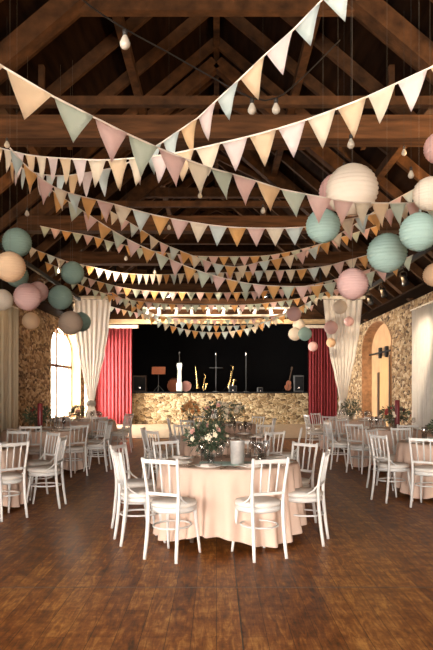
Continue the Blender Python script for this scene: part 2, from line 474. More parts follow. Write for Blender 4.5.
# curtain beam at the gable foot and header over the stage
for x0, x1 in ((-4.7, -3.1), (3.2, 4.7)):
    bm = BM(); bar(bm, (x0, 20.0, 4.42), (x1, 20.0, 4.42), .08, .09); trim(bm, M['rail'])
    for x in (x0+.1 if x0 > 0 else x1-.1, ):
        bm = BM(); bar(bm, (x, 20.0, 4.46), (x, 20.0, roofz(x)+.1), .05, .05, Vector((0, 1, 0))); trim(bm, M['black'])
bm = BM(); bar(bm, (-W, 27.4, 4.47), (W, 27.4, 4.47), .25, .18); trim(bm, M['pale_wood'])
bm = BM(); bar(bm, (-W, 27.7, 5.06), (W, 27.7, 5.06), .1, .9); trim(bm, M['beam'])
for z in (4.76, 5.08):
    bm = BM(); bar(bm, (-3.2, 27.6, z), (3.2, 27.6, z), .1, .09); trim(bm, M['rail'])

# ------------------------------------------------------------------ lighting fixtures
def lamp_data(name, kind, energy, color, loc, rot=(0, 0, 0), **kw):
    l = bpy.data.lights.new(name, kind); l.energy = energy; l.color = color
    for k, v in kw.items(): setattr(l, k, v)
    o = bpy.data.objects.new(name, l); COL.objects.link(o); o.location = loc; o.rotation_euler = rot
    return o

for side, s in (('left', -1), ('right', 1)):
    o = new_obj('light_track', (lambda b: (bar(b, (s*4.2, 2, 4.28), (s*4.2, 19.4, 4.28), .07, .09), b)[1])(BM()), M['black'])
    tag(o, 'long black lamp track running under the %s eaves' % side, 'light track', 'lamp tracks under the eaves')

def spot_proto(body):
    t = thing('spotlight', '', 'spotlight')
    bm = BM(); lathe(bm, [(0, 0), (.05, 0), (.06, .02), (.075, .16), (.09, .22), (.083, .22), (.07, .17), (0, .16)], 16, mtx=Matrix.Rotation(PI, 4, 'X') @ Matrix.Translation((0, 0, 0)))
    o = new_obj('housing', bm, body, t, True); o.rotation_euler = (.75, 0, 0); o.location = (0, 0, -.08)
    bm = BM(); lathe(bm, [(0, -.19), (.068, -.185), (.068, -.18), (0, -.178)], 16); l = new_obj('lens', bm, M['lens'], t); l.rotation_euler = (.75, 0, 0); l.location = (0, 0, -.08)
    bm = BM(); tube(bm, [(-.08, 0, -.1), (-.085, 0, -.02), (0, 0, .02), (.085, 0, -.02), (.08, 0, -.1)], .008); tube(bm, [(0, 0, .01), (0, 0, .1)], .012)
    new_obj('bracket', bm, M['black'], t)
    return t
spt = spot_proto(M['black']); first = True
SP = [(-4.2, 15.1, -1, 'lit black spotlight on the left track, beyond the mint lanterns', .6),
      (-4.2, 18.5, -1, 'lit black spotlight on the left track above the curtain corner', .6),
      (4.2, 14.2, -1, 'lit black spotlight on the right track below the big mint lanterns', -.6),
      (4.2, 16.0, -1, 'lit black spotlight on the right track, between two others', -.6),
      (4.2, 17.4, -1, 'lit black spotlight on the right track beside the pink lantern', -.6)]
for x, y, _, lab, rz in SP:
    loc = (x, y, 4.13)
    if first: spt.location = loc; spt.rotation_euler.z = rz; spt['label'] = lab; spt['group'] = 'spotlights on the eaves tracks'; first = False
    else: dup(spt, loc, rz, lab, 'spotlights on the eaves tracks')
sps = spot_proto(M['white']); first = True
SPX = [-3.0, -2.45, -1.7, -1.05, -.35, .35, .95, 1.7, 2.3, 3.0]
nm = ['first', 'second', 'third', 'fourth', 'fifth', 'sixth', 'seventh', 'eighth', 'ninth', 'tenth']
for i, x in enumerate(SPX):
    loc = (x, 27.1, 5.05); rz = R.uniform(-.5, .5)+PI*(i % 2)*.15; lab = 'white stage spotlight over the stage header, %s from the left' % nm[i]
    if first: sps.location = loc; sps.rotation_euler.z = rz; sps['label'] = lab; sps['group'] = 'white spotlights over the stage'; first = False
    else: dup(sps, loc, rz, lab, 'white spotlights over the stage')
bm = BM(); tube(bm, [(-3.5, 27.1, 5.17), (3.5, 27.1, 5.17)], .03, 8); tag(new_obj('lighting_bar', bm, M['black']), 'long black lighting bar carrying the spotlights over the stage', 'lighting bar')

# ------------------------------------------------------------------ curtains
def curtain_mesh(a, b, ztop, zbot, prof, pleats, amp, nv=36, nu=120, th=.004):
    """a, b: floor points of the two top corners; prof: (height, width share, shift)"""
    a, b = Vector((*a, 0)), Vector((*b, 0)); u = (b-a); L = u.length; u.normalize(); nn = Vector((-u.y, u.x, 0))
    def pr(z):
        ps = sorted(prof)
        if z <= ps[0][0]: return ps[0][1:]
        for p, q in zip(ps, ps[1:]):
            if z <= q[0]:
                t = (z-p[0])/(q[0]-p[0]); t = t*t*(3-2*t)*.5+t*.5
                return p[1]+(q[1]-p[1])*t, p[2]+(q[2]-p[2])*t
        return ps[-1][1:]
    bm = BM(); g = []
    ph = [R.uniform(-.5, .5) for _ in range(pleats+2)]
    for j in range(nv+1):
        z = zbot+(ztop-zbot)*j/nv; w, sh = pr(z); row = []
        for i in range(nu+1):
            s = i/nu; k = s*pleats; q = ph[int(k)]
            off = amp*(.4+.6*w)*math.sin(2*PI*k+q*math.sin(PI*j/nv*1.5)) + .25*amp*math.sin(2*PI*k*.37+j*.1)
            c = .5+sh/L
            p = a + u*((c+(s-.5)*w)*L) + nn*off; p.z = z
            row.append(bm.verts.new(p))
        g.append(row)
    for j in range(nv):
        for i in range(nu): bm.faces.new([g[j][i], g[j][i+1], g[j+1][i+1], g[j+1][i]])
    return bm

def solid(o, th=.004):
    md = o.modifiers.new('thick', 'SOLIDIFY'); md.thickness = th; md.offset = 0
    return o

for side, s in (('left', -1), ('right', 1)):
    # stage velvet
    t = thing('velvet_curtain', 'floor length pleated %s velvet curtain at the %s side of the stage' % ('red' if s < 0 else 'dark red', side), 'curtain', (0, 0, 0), 0, 'red velvet stage curtains')
    xs = (-5.25, -3.68) if s < 0 else (4.0, 5.25)
    bm = curtain_mesh((xs[0], 27.55), (xs[1], 27.55), 4.2, .03, [(0, 1, 0), (5, 1, 0)], 10, .035, 6)
    solid(new_obj('drape', bm, M['red'], t, True))
    bm = BM(); x0, x1 = (-5.25, -3.4) if s < 0 else (3.8, 5.25); box(bm, x0, x1, 27.42, 27.68, 4.2, 4.33, .01); new_obj('pelmet', bm, M['rail'], t)
    # white tied drapes
    t = thing('tied_curtain', 'sheer white curtain knotted low beside the %s end of the stage' % side, 'curtain', (0, 0, 0), 0, 'knotted sheer white curtains')
    xs = (-4.56, -3.33) if s < 0 else (3.38, 4.62)
    yc = 20.0
    L = xs[1]-xs[0]; ksh = -.02 if s < 0 else .0
    bm = curtain_mesh((xs[0], yc), (xs[1], yc), 4.36, .04, [(.0, .46, ksh), (.5, .38, ksh), (1.02, .17, ksh), (1.13, .16, ksh), (1.43, .25, ksh), (1.97, .43, ksh*.8), (2.6, .66, ksh*.5), (3.39, .86, ksh*.2), (4.36, 1, 0)], 7, .03, 60)
    solid(new_obj('drape', bm, M['sheer'], t, True), .003)
    kx = (xs[0]+xs[1])/2+ksh
    bm = BM(); lathe(bm, [(0, -.1), (.09, -.08), (.15, -.02), (.15, .04), (.1, .1), (0, .12)], 14, (kx, yc-.04, 1.06))
    for k in range(7):
        a = k*.9; tube(bm, [(kx+.12*math.cos(a), yc-.04+.12*math.sin(a), 1.0), (kx+.15*math.cos(a+.7), yc-.04+.15*math.sin(a+.7), 1.06), (kx+.1*math.cos(a+1.4), yc-.04+.1*math.sin(a+1.4), 1.13)], .025, 6)
    new_obj('knot', bm, M['sheer'], t, True)
    # window drapes in the nearer bay
    t = thing('window_curtain', ('cream' if s < 0 else 'white')+' floor length curtain drawn aside at the near %s window' % side, 'curtain', (0, 0, 0), 0, 'curtains at the near windows')
    y1 = 16.25 if s < 0 else 16.65
    bm = curtain_mesh((s*(W-.14), y1), (s*(W-.14), y1-2.2), 3.55, .04, [(0, 1, 0), (4, 1, 0)], 12, .07, 6)
    solid(new_obj('drape', bm, M['creamcurtain'] if s < 0 else M['sheer'], t, True), .003)
    bm = BM(); tube(bm, [(s*(W-.14), 10.6, 3.6), (s*(W-.14), y1+.15, 3.6)], .02)
    for y in (10.9, y1):
        tube(bm, [(s*(W-.14), y, 3.6), (s*(W+.02), y, 3.6)], .015)
    new_obj('rod', bm, M['rail'], t)

# ------------------------------------------------------------------ chairs
def make_chair():
    t = thing('bistro_chair', '', 'chair')
    def part(n, bm, m=M['chair'], sm=True): return new_obj(n, bm, m, t, sm)
    for s in (-1, 1):   # rear legs run up as back posts
        bm = BM(); pts = spline([(s*.158, -.235, 0), (s*.150, -.205, .22), (s*.150, -.185, .46), (s*.158, -.195, .62), (s*.172, -.245, .885)], .05)
        tube(bm, pts, [.0145+.0035*math.sin(PI*min(1, i/(len(pts)-1)*1.4)) for i in range(len(pts))], 8); part('leg', bm)
        bm = BM(); pts = spline([(s*.165, .19, 0), (s*.158, .165, .15), (s*.145, .14, .33), (s*.142, .135, .44)], .05)
        tube(bm, pts, [.012+.006*i/(len(pts)-1) for i in range(len(pts))], 8); part('leg', bm)
        bm = BM(); tube(bm, spline([(s*.155, -.195, .60), (s*.168, -.15, .53), (s*.185, -.06, .475), (s*.188, .0, .45)], .03), .008, 6); part('side_brace', bm)
    bm = BM(); lathe(bm, [(0, .40), (.185, .40), (.202, .412), (.202, .436), (.19, .447), (0, .447)], 24); part('seat_ring', bm)
    bm = BM(); lathe(bm, [(0, .446), (.19, .447), (.207, .458), (.21, .472), (.20, .488), (.15, .500), (.0, .505)], 24); part('seat_cushion', bm, M['cushion'])
    bm = BM(); tube(bm, [(.162*math.cos(2*PI*i/24), -.025+.185*math.sin(2*PI*i/24), .275) for i in range(24)], .0095, 6, True); part('stretcher', bm)
    bm = BM(); bar(bm, (-.17, -.236, .855), (.17, -.236, .855), .02, .034); part('top_rail', bm, sm=False)
    bm = BM(); bar(bm, (-.155, -.193, .572), (.155, -.193, .572), .018, .026); part('lower_rail', bm, sm=False)
    for x in (-.082, 0, .082):
        bm = BM(); tube(bm, [(x*.93, -.193, .575), (x, -.212, .71), (x*1.05, -.236, .85)], .009, 6); part('spindle', bm)
    return t
CHAIR = make_chair(); used = [False]
def chair(x, y, tx, ty, label, group, tilt=0):
    dx, dy = tx-x, ty-y; rz = math.atan2(-dx, dy) if not tilt else math.radians(tilt)-PI/2
    if not used[0]:
        used[0] = True; CHAIR.location = (x, y, 0); CHAIR.rotation_euler.z = rz; CHAIR['label'] = label; CHAIR['group'] = group; return
    dup(CHAIR, (x, y, 0), rz, label, group)

# ------------------------------------------------------------------ tables
def make_cloth(rad, drops, seed, dents=()):
    """dents: (angle, amount) where a seat pushes the cloth in"""
    rr = random.Random(seed); n = 180; bm = BM(); zt = .742
    nf = 24; ph = [rr.uniform(-.6, .6) for _ in range(nf)]; am = [rr.uniform(.5, 1.25) for _ in range(nf)]
    def fold(a):
        k = (a/(2*PI)*nf) % nf; i = int(k); f = k-i
        return (am[i]*(1-f)+am[(i+1) % nf]*f)*math.cos(2*PI*k+ph[i]*(1-f)+ph[(i+1) % nf]*f)
    rings = []
    prof = [(0, 0), (.5, 0), (.9, 0), (.985, 0), (1, -.008)]
    for q, dz in prof:
        rings.append([bm.verts.new((rad*q*math.cos(2*PI*j/n), rad*q*math.sin(2*PI*j/n), zt+dz)) for j in range(n)] if q else [bm.verts.new((0, 0, zt))])
    for k in range(1, 13):
        v = k/12; ring = []
        for j in range(n):
            a = 2*PI*j/n
            hem = .03+drops*(.5+.5*math.cos(4*a+seed))
            z = zt-.008-(zt-.008-hem)*v
            r = rad+.012+.06*v**.8+.042*v**.7*fold(a)
            for da, amt in dents:
                e = (a-da+PI) % (2*PI)-PI
                r -= amt*math.exp(-(e/.26)**2)*max(0, 1-abs(v-.45)*1.1)
            ring.append(bm.verts.new((r*math.cos(a), r*math.sin(a), z)))
        rings.append(ring)
    for A, B in zip(rings, rings[1:]):
        for j in range(n):
            j2 = (j+1) % n
            if len(A) == 1: bm.faces.new([A[0], B[j], B[j2]])
            else: bm.faces.new([A[j], B[j], B[j2], A[j2]])
    return bm

def make_table(rad):
    t = thing('round_table', '', 'table')
    bm = BM(); lathe(bm, [(0, .70), (rad-.02, .70), (rad-.01, .71), (rad-.01, .73), (rad-.02, .737), (0, .737)], 40); new_obj('tabletop', bm, M['darkwood'], t)
    for k in range(4):
        a = PI/4+k*PI/2; c, s = math.cos(a), math.sin(a)
        bm = BM(); tube(bm, [(.45*c, .45*s, .70), (.52*c, .52*s, 0)], .022, 8); new_obj('leg', bm, M['darkwood'], t)
    return t
TB = make_table(.66)

def wineglass_bm(k):
    bm = BM()
    if k == 'wine glass':
        pr = [(0, 0), (.034, .001), (.033, .004), (.006, .009), (.0045, .02), (.0045, .095), (.012, .102), (.032, .125), (.039, .15), (.037, .18), (.032, .21), (.030, .21), (.035, .18), (.037, .15), (.03, .127), (.01, .106), (0, .104)]
    elif k == 'champagne flute':
        pr = [(0, 0), (.03, .001), (.029, .004), (.005, .009), (.004, .02), (.004, .09), (.012, .105), (.022, .14), (.025, .18), (.022, .235), (.0205, .235), (.023, .18), (.02, .142), (.01, .109), (0, .106)]
    else:
        pr = [(0, 0), (.03, 0), (.034, .005), (.038, .1), (.036, .1), (.032, .008), (0, .008)]
    lathe(bm, pr, 16); return bm
PROT = {}
def put(kind, name, mk, m, cat, loc, rz, label, group):
    if name not in PROT:
        o = new_obj(name, mk(), m, None, True); PROT[name] = o
        o.location = loc; o.rotation_euler.z = rz; tag(o, label, cat, group); return o
    r = PROT[name].copy(); COL.objects.link(r); r.location = loc; r.rotation_euler.z = rz; r['label'] = label; r['group'] = group
    return r
def plate_bm():
    bm = BM(); lathe(bm, [(0, 0), (.08, 0), (.09, .003), (.13, .018), (.132, .021), (.128, .021), (.09, .007), (0, .005)], 28); return bm
def napkin_bm():
    bm = BM(); box(bm, -.045, .045, -.09, .09, .006, .02, .005); box(bm, -.04, .04, -.085, .02, .02, .03, .004); return bm
def knife_bm():
    bm = BM(); box(bm, -.006, .006, -.1, -.01, 0, .006, .002); prism(bm, [(-.008, -.01), (.006, -.01), (.006, .1), (-.002, .11), (-.009, .08)], .001, .004, 'z'); return bm
def fork_bm():
    bm = BM(); box(bm, -.006, .006, -.1, .03, 0, .005, .002); box(bm, -.011, .011, .03, .055, 0, .004)
    for x in (-.0095, -.0032, .0032, .0095): box(bm, x-.0018, x+.0018, .055, .1, 0, .004)
    return bm

ZT = .7435
BQ = [(-.10, 6.47, .24), (.20, 6.18, .12), (0, 10, .26), (-.55, 13.5, .24), (.35, 13.8, .3), (-3.2, 8.2, .24), (-3.25, 11.5, .3), (-3.35, 15.3, .2), (3.15, 8.8, .24), (3.38, 12, .32), (3.3, 15.5, .3)]   # where the flowers stand
DIRN = ['right', 'back right', 'back', 'back left', 'left', 'front left', 'front', 'front right']
def dirname(a): return DIRN[int(round((a % (2*PI))/(PI/4))) % 8]
def setting(tx, ty, a, rad, tn_, full, rn):
    """one place: a = angle of the seat seen from the table centre"""
    dx, dy = math.cos(a), math.sin(a); rz = a-PI/2+PI
    px, py = -dy, dx
    def at(r, s): return (tx+dx*r+px*s, ty+dy*r+py*s)
    w = '%s place on the %s' % (dirname(a), tn_)
    x, y = at(rad-.16, 0)
    if full:
        put(0, 'dinner_plate', plate_bm, M['white'], 'plate', (x, y, ZT), rz, 'white dinner plate at the '+w, 'dinner plates')
        put(0, 'folded_napkin', napkin_bm, M['napkin'], 'napkin', (x, y, ZT+.004), rz, 'folded pale napkin on the plate at the '+w, 'folded napkins')
        x, y = at(rad-.15, .165); put(0, 'table_knife', knife_bm, M['silver'], 'knife', (x, y, ZT), rz, 'silver table knife at the '+w, 'table knives')
        x, y = at(rad-.15, -.165); put(0, 'table_fork', fork_bm, M['silver'], 'fork', (x, y, ZT), rz, 'silver table fork at the '+w, 'table forks')
    for i, k in enumerate(('wine glass', 'champagne flute') if full < 2 else ('wine glass', 'champagne flute', 'tumbler')):
        x, y = at(rad-.36-.02*i+rn.uniform(-.02, .02), (.15, .05, .22)[i]+rn.uniform(-.015, .015))
        if any((x-bx)**2+(y-by)**2 < br*br for bx, by, br in BQ): continue
        put(0, k.replace(' ', '_'), lambda: wineglass_bm(k), M['glass'], 'glass', (x, y, ZT), 0, 'clear %s at the %s' % (k, w), {'wine glass': 'wine glasses', 'champagne flute': 'champagne flutes', 'tumbler': 'water tumblers'}[k])

def leafmesh(cen, rx, rz_, n, size, rn, bm=None):
    bm = bm or BM()
    for _ in range(n):
        v = Vector((rn.gauss(0, 1), rn.gauss(0, 1), rn.gauss(0, 1))).normalized()*rn.uniform(.45, 1)
        p = Vector(cen)+Vector((v.x*rx, v.y*rx, v.z*rz_))
        L = size*rn.uniform(.6, 1.3); w = L*.42
        d = (v+Vector((rn.uniform(-.7, .7), rn.uniform(-.7, .7), rn.uniform(-.5, .9)))).normalized()
        s = d.cross(Vector((rn.uniform(-1, 1), rn.uniform(-1, 1), rn.uniform(-1, 1)))).normalized(); nn = d.cross(s)
        q = [p, p+d*L*.45+s*w/2+nn*L*.06, p+d*L, p+d*L*.45-s*w/2+nn*L*.06]
        vs = [bm.verts.new(x) for x in q]; mid = bm.verts.new(p+d*L*.5-nn*L*.02)
        for i in range(4): bm.faces.new([vs[i], vs[(i+1) % 4], mid])
    return bm
def bloom_bm(r, rn):
    bm = BM()
    for ring, (k, rad, lift) in enumerate(((5, 1, .15), (5, .7, .5), (3, .4, .8))):
        for i in range(k):
            a = 2*PI*i/k+ring*.6; d = Vector((math.cos(a), math.sin(a), 0)); s = Vector((-d.y, d.x, 0))
            pts = [Vector((0, 0, 0)), d*r*rad*.5+s*r*.42*rad+Vector((0, 0, r*lift*.5)), d*r*rad+s*r*.2+Vector((0, 0, r*lift)),
                   d*r*rad-s*r*.2+Vector((0, 0, r*lift)), d*r*rad*.5-s*r*.42*rad+Vector((0, 0, r*lift*.5))]
            bm.faces.new([bm.verts.new(p) for p in pts])
    bmesh.ops.create_icosphere(bm, subdivisions=1, radius=r*.3, matrix=Matrix.Translation((0, 0, r*.45)))
    return bm
def bouquet(x, y, h, w, label, blooms, leafm, seed, nleaf=190, vase=M['glass']):
    rn = random.Random(seed)
    t = thing('flower_arrangement', label, 'flowers', (x, y, ZT), 0, 'flower arrangements on the tables')
    bm = BM(); lathe(bm, [(0, 0), (.055, 0), (.065, .01), (.06, .09), (.075, .16), (.07, .16), (.055, .09), (.058, .015), (0, .012)], 18); new_obj('vase', bm, vase, t, True)
    bm = BM()
    for i in range(9):
        a = i*2.4; tube(bm, [(.02*math.cos(a), .02*math.sin(a), .02), (.05*math.cos(a), .05*math.sin(a), .17), (w*.35*math.cos(a), w*.35*math.sin(a), h*.7)], .004, 5)
    new_obj('stems', bm, M['leaf2'], t)
    new_obj('foliage', leafmesh((0, 0, .12+(h-.12)*.5), w/2, (h-.1)*.5, int(nleaf*1.7), .06, rn), leafm, t)
    for i, (m, k, r) in enumerate(blooms):
        for j in range(k):
            a = rn.uniform(0, 2*PI); e = rn.uniform(-.3, 1.2); c = math.cos(e)
            p = Vector((math.cos(a)*c*w*.45, math.sin(a)*c*w*.45, .12+(h-.12)*.5+math.sin(e)*(h-.12)*.45))
            o = new_obj('bloom', bloom_bm(r*rn.uniform(.85, 1.2), rn), m, t); o.location = p
            dv = Vector((p.x, p.y, (p.z-h*.45)*.8)); o.rotation_euler = dv.to_track_quat('Z', 'Y').to_euler()
    return t

def polar(tx, ty, x, y): return math.atan2(y-ty, x-tx)
TABLES = {
 'nearest central table': ((.13, 6.45), .70, 2),
 'second central table': ((.15, 10.0), .72, 1),
 'third central table': ((.15, 13.7), .72, 1),
 'nearest left table': ((-3.2, 8.0), .72, 2),
 'middle left table': ((-3.2, 11.7), .72, 1),
 'far left table': ((-3.2, 15.4), .72, 1),
 'nearest right table': ((3.3, 8.85), .72, 2),
 'middle right table': ((3.35, 12.1), .72, 1),
 'far right table': ((3.4, 15.6), .72, 1),
}
CH_ = {
 'nearest central table': [
   (-.38, 5.62, 'white spindle back chair at front left of nearest table, its back to us', 64),
   (.37, 5.65, 'white spindle back chair at front right of nearest table, its back to us', 114),
   (-.73, 6.16, 'white chair seen in profile at left of nearest table, nearer of the two', 20),
   (-.84, 6.8, 'white chair at left of nearest table, half behind the profile chair', -18),
   (.83, 6.16, 'white chair seen in profile at right of nearest table, facing left', 162),
   (.82, 6.95, 'white chair at right rear of nearest table, its back turned outward', 223),
   (-.45, 7.22, 'pale chair facing us behind nearest table, left of the flowers'),
   (.38, 7.22, 'pale chair facing us behind nearest table, right of the flowers')],
 'second central table': [
   (-.93, 10.05, 'pale chair in profile at left of second central table'),
   (-.75, 9.35, 'pale chair at front left of second central table'),
   (.70, 9.22, 'pale chair at front right of second central table, its back to us'),
   (1.08, 9.85, 'pale chair in profile at right of second central table'),
   (.70, 10.75, 'pale chair at rear right of second central table'),
   (-.45, 10.8, 'pale chair at rear left of second central table')],
 'third central table': [
   (-.80, 13.55, 'pale chair in profile at left of third central table'),
   (-.45, 12.85, 'pale chair at front left of third central table'),
   (1.0, 13.5, 'pale chair in profile at right of third central table'),
   (.80, 14.4, 'pale chair at rear right of third central table'),
   (-.3, 14.6, 'pale chair at rear of third central table')],
 'nearest left table': [
   (-2.18, 8.0, 'shaded white chair in profile at right side of nearest left table'),
   (-2.46, 7.32, 'shaded white chair cut by the left picture edge, front of nearest left table'),
   (-2.46, 8.68, 'shaded white chair at rear right of nearest left table'),
   (-2.95, 8.98, 'shaded white chair facing us behind nearest left table')],
 'middle left table': [
   (-2.50, 10.95, 'shaded chair with cream seat at front right of middle left table'),
   (-2.20, 11.6, 'shaded chair with cream seat at right of middle left table'),
   (-2.42, 12.35, 'shaded chair at rear right of middle left table'),
   (-3.1, 10.7, 'shaded chair at front of middle left table, its back to us'),
   (-3.3, 12.75, 'shaded chair at rear of middle left table')],
 'far left table': [
   (-2.42, 16.1, 'pale chair in profile standing beyond far left table near the red curtain'),
   (-2.3, 15.0, 'pale chair with its back to the aisle at right of far left table'),
   (-2.75, 14.5, 'shaded chair at front right of far left table'),
   (-3.4, 14.4, 'shaded chair at front of far left table'),
   (-3.2, 16.45, 'shaded chair at rear of far left table')],
 'nearest right table': [
   (2.36, 8.45, 'white chair in profile at left side of nearest right table'),
   (2.70, 8.02, 'white chair cut by the right picture edge, front of nearest right table'),
   (3.0, 9.82, 'white chair facing us behind nearest right table'),
   (2.55, 9.5, 'white chair at rear left of nearest right table')],
 'middle right table': [
   (2.60, 11.35, 'pale chair with its back to us at front left of middle right table'),
   (2.33, 11.95, 'pale chair at left side of middle right table, facing right'),
   (3.3, 11.1, 'pale chair at front of middle right table'),
   (2.75, 12.95, 'pale chair at rear left of middle right table'),
   (3.6, 13.15, 'pale chair at rear right of middle right table')],
 'far right table': [
   (2.42, 15.4, 'white chair in profile on the aisle at left of far right table'),
   (2.75, 16.4, 'white chair at rear left of far right table'),
   (2.75, 14.8, 'pale chair at front left of far right table'),
   (3.5, 14.55, 'pale chair at front of far right table'),
   (3.5, 16.65, 'pale chair at rear of far right table')],
}
MESHC = None
for i, (nm_, ((tx, ty), rad, full)) in enumerate(TABLES.items()):
    if i == 0: TB.location = (tx, ty, 0); TB['label'] = 'round wooden banquet table under peach cloth, the '+nm_; TB['group'] = 'round banquet tables'
    else: dup(TB, (tx, ty, 0), 0, 'round wooden banquet table under peach cloth, the '+nm_, 'round banquet tables')
    dents = [(polar(tx, ty, c[0], c[1]), .05) for c in CH_[nm_]]
    cl = new_obj('tablecloth', make_cloth(rad, .11, i+1, dents), M['cloth'], None, True, (tx, ty, 0))
    tag(cl, 'floor length peach linen tablecloth over the '+nm_, 'tablecloth', 'peach round tablecloths')
    for c in CH_[nm_]:
        chair(c[0], c[1], tx, ty, c[2], 'white bistro chairs around the tables', c[3] if len(c) > 3 else 0)
    rn = random.Random(i+40)
    for k in range(8): setting(tx, ty, k*PI/4+.39 if i == 0 else k*PI/4+.2, rad, nm_, full, rn) if True else None

X1, Y1 = TABLES['nearest central table'][0]
# runner and table furniture of the nearest table
bm = BM(); box(bm, -.30, .30, -.16, .16, 0, .004); o = new_obj('table_runner', bm, M['runner'], None, False, (X1, Y1-.22, ZT)); tag(o, 'narrow mint green runner under the flowers on the nearest central table', 'runner')
bm = BM(); lathe(bm, [(0, 0), (.062, 0), (.066, .004), (.070, .22), (.074, .226), (.070, .228), (.064, .22), (.06, .01), (0, .008)], 28)
bk = new_obj('wine_cooler', bm, M['frost'], None, True, (X1+.075, Y1-.27, ZT+.004)); tag(bk, 'frosted silver wine cooler standing right of the flowers on nearest table', 'wine cooler')
bouquet(X1-.23, Y1+.02, .38, .44, 'large loose greenery and cream flowers on the nearest central table', [(M['bloom'], 13, .034), (M['bloompink'], 4, .03)], M['leaf2'], 3, 300)
bouquet(.0, 10.0, .56, .46, 'tall dark greenery with pale flowers on the second central table', [(M['bloom'], 9, .045), (M['bloompink'], 5, .04)], M['leaf2'], 4, 190)
bouquet(-.55, 13.5, .50, .42, 'round orange peach bouquet on the third central table', [(M['bloompeach'], 26, .055)], M['leaf'], 5, 90)
bouquet(.35, 13.8, .48, .62, 'wide low bouquet of white flowers on the third central table', [(M['bloom'], 16, .05)], M['leaf'], 6, 160)
bouquet(-3.2, 8.2, .36, .4, 'dark flowers and leaves on the nearest left table', [(M['bloompink'], 5, .035), (M['bloom'], 4, .035)], M['leaf2'], 7)
bouquet(-3.25, 11.5, .42, .55, 'dark leafy flowers on the middle left table beside a red candle', [(M['bloompink'], 4, .04), (M['bloomred'], 5, .04)], M['leaf2'], 8, 240)
bouquet(-3.35, 15.3, .36, .34, 'leafy flowers with pink blooms on the far left table', [(M['bloompink'], 6, .05), (M['bloom'], 3, .05)], M['leaf2'], 9)
bouquet(3.15, 8.8, .3, .4, 'low cream flowers on the nearest right table', [(M['bloom'], 8, .035)], M['leaf'], 10)
bouquet(3.38, 12.0, .42, .6, 'leafy bouquet with red blooms on the middle right table', [(M['bloomred'], 7, .04), (M['bloom'], 5, .04)], M['leaf'], 11, 260)
bouquet(3.3, 15.5, .5, .55, 'bushy green bouquet on the far right table', [(M['bloom'], 4, .045)], M['leaf'], 12, 240)

def pillar_candle(x, y, h, label):
    t = thing('pillar_candle', label, 'candle', (x, y, ZT), 0, 'tall red candles')
    bm = BM(); lathe(bm, [(0, 0), (.06, 0), (.065, .01), (.03, .03), (.025, .06), (.055, .08), (.055, .095), (0, .095)], 16); new_obj('holder', bm, M['darkwood'], t, True)
    bm = BM(); lathe(bm, [(0, .095), (.045, .096), (.047, .11), (.046, h-.01), (.04, h), (.02, h-.006), (0, h-.008)], 18); new_obj('wax', bm, M['candle'], t, True)
    bm = BM(); tube(bm, [(0, 0, h-.01), (.002, 0, h+.015)], .002, 5); new_obj('wick', bm, M['black'], t)
pillar_candle(-3.14, 11.25, .50, 'tall dark red candle on the middle left table before the window')
pillar_candle(3.36, 11.75, .55, 'tall dark red candle on the middle right table before the tan door')
def number_card(x, y, label):
    t = thing('table_card', label, 'card', (x, y, ZT), 0)
    bm = BM(); box(bm, -.07, .07, -.002, .002, .14, .34); new_obj('card', bm, M['white'], t)
    bm = BM(); tube(bm, [(0, 0, .01), (0, 0, .16)], .005, 6); lathe(bm, [(0, 0), (.05, 0), (.05, .012), (0, .014)], 14); new_obj('stand', bm, M['darkwood'], t)
number_card(-.05, 13.25, 'small blank white card on a stand on the third central table')

# ------------------------------------------------------------------ bunting
CY1 = ['pink', 'cream', 'apricot', 'mint', 'pink', 'mint', 'pink', 'cream', 'mint', 'pink', 'peach', 'mint', 'pink']
CY2 = ['blush', 'cream', 'sky', 'blush', 'peach', 'sky', 'peach', 'blush']
CY3 = ['peach', 'pink', 'cream', 'sky']
CY4 = ['peach', 'pink', 'mint', 'cream']
def pennant_bm(a, b, h, rn, lean):
    """fabric triangle below the cord segment a-b, gently billowed, hemmed"""
    bm = BM(); mid = (a+b)/2; u = (b-a).normalized(); down = Vector((0, 0, -1))
    perp = (down-u*down.dot(u)).normalized()
    tip = mid+(down*(1-lean)+perp*lean).normalized()*h
    nn = u.cross(perp).normalized(); bil = rn.uniform(-.02, .02); tw = rn.uniform(-.03, .03)
    tip += nn*tw; rows = []; K = 5
    for i in range(K+1):
        t = i/K; l, r = a.lerp(tip, t), b.lerp(tip, t); row = []
        for j in range(K-i+1):
            s = j/max(1, K-i)
            p = l.lerp(r, s)+nn*bil*math.sin(PI*t)*math.sin(PI*s if i < K else 0)+nn*.006*math.sin(s*5+i)
            row.append(bm.verts.new(p))
        rows.append(row)
    for A, B in zip(rows, rows[1:]):
        for j in range(len(B)):
            bm.faces.new([A[j], A[j+1], B[j]])
            if j+1 < len(B): bm.faces.new([A[j+1], B[j+1], B[j]])
    r = bmesh.ops.solidify(bm, geom=list(bm.faces), thickness=.003)
    return bm
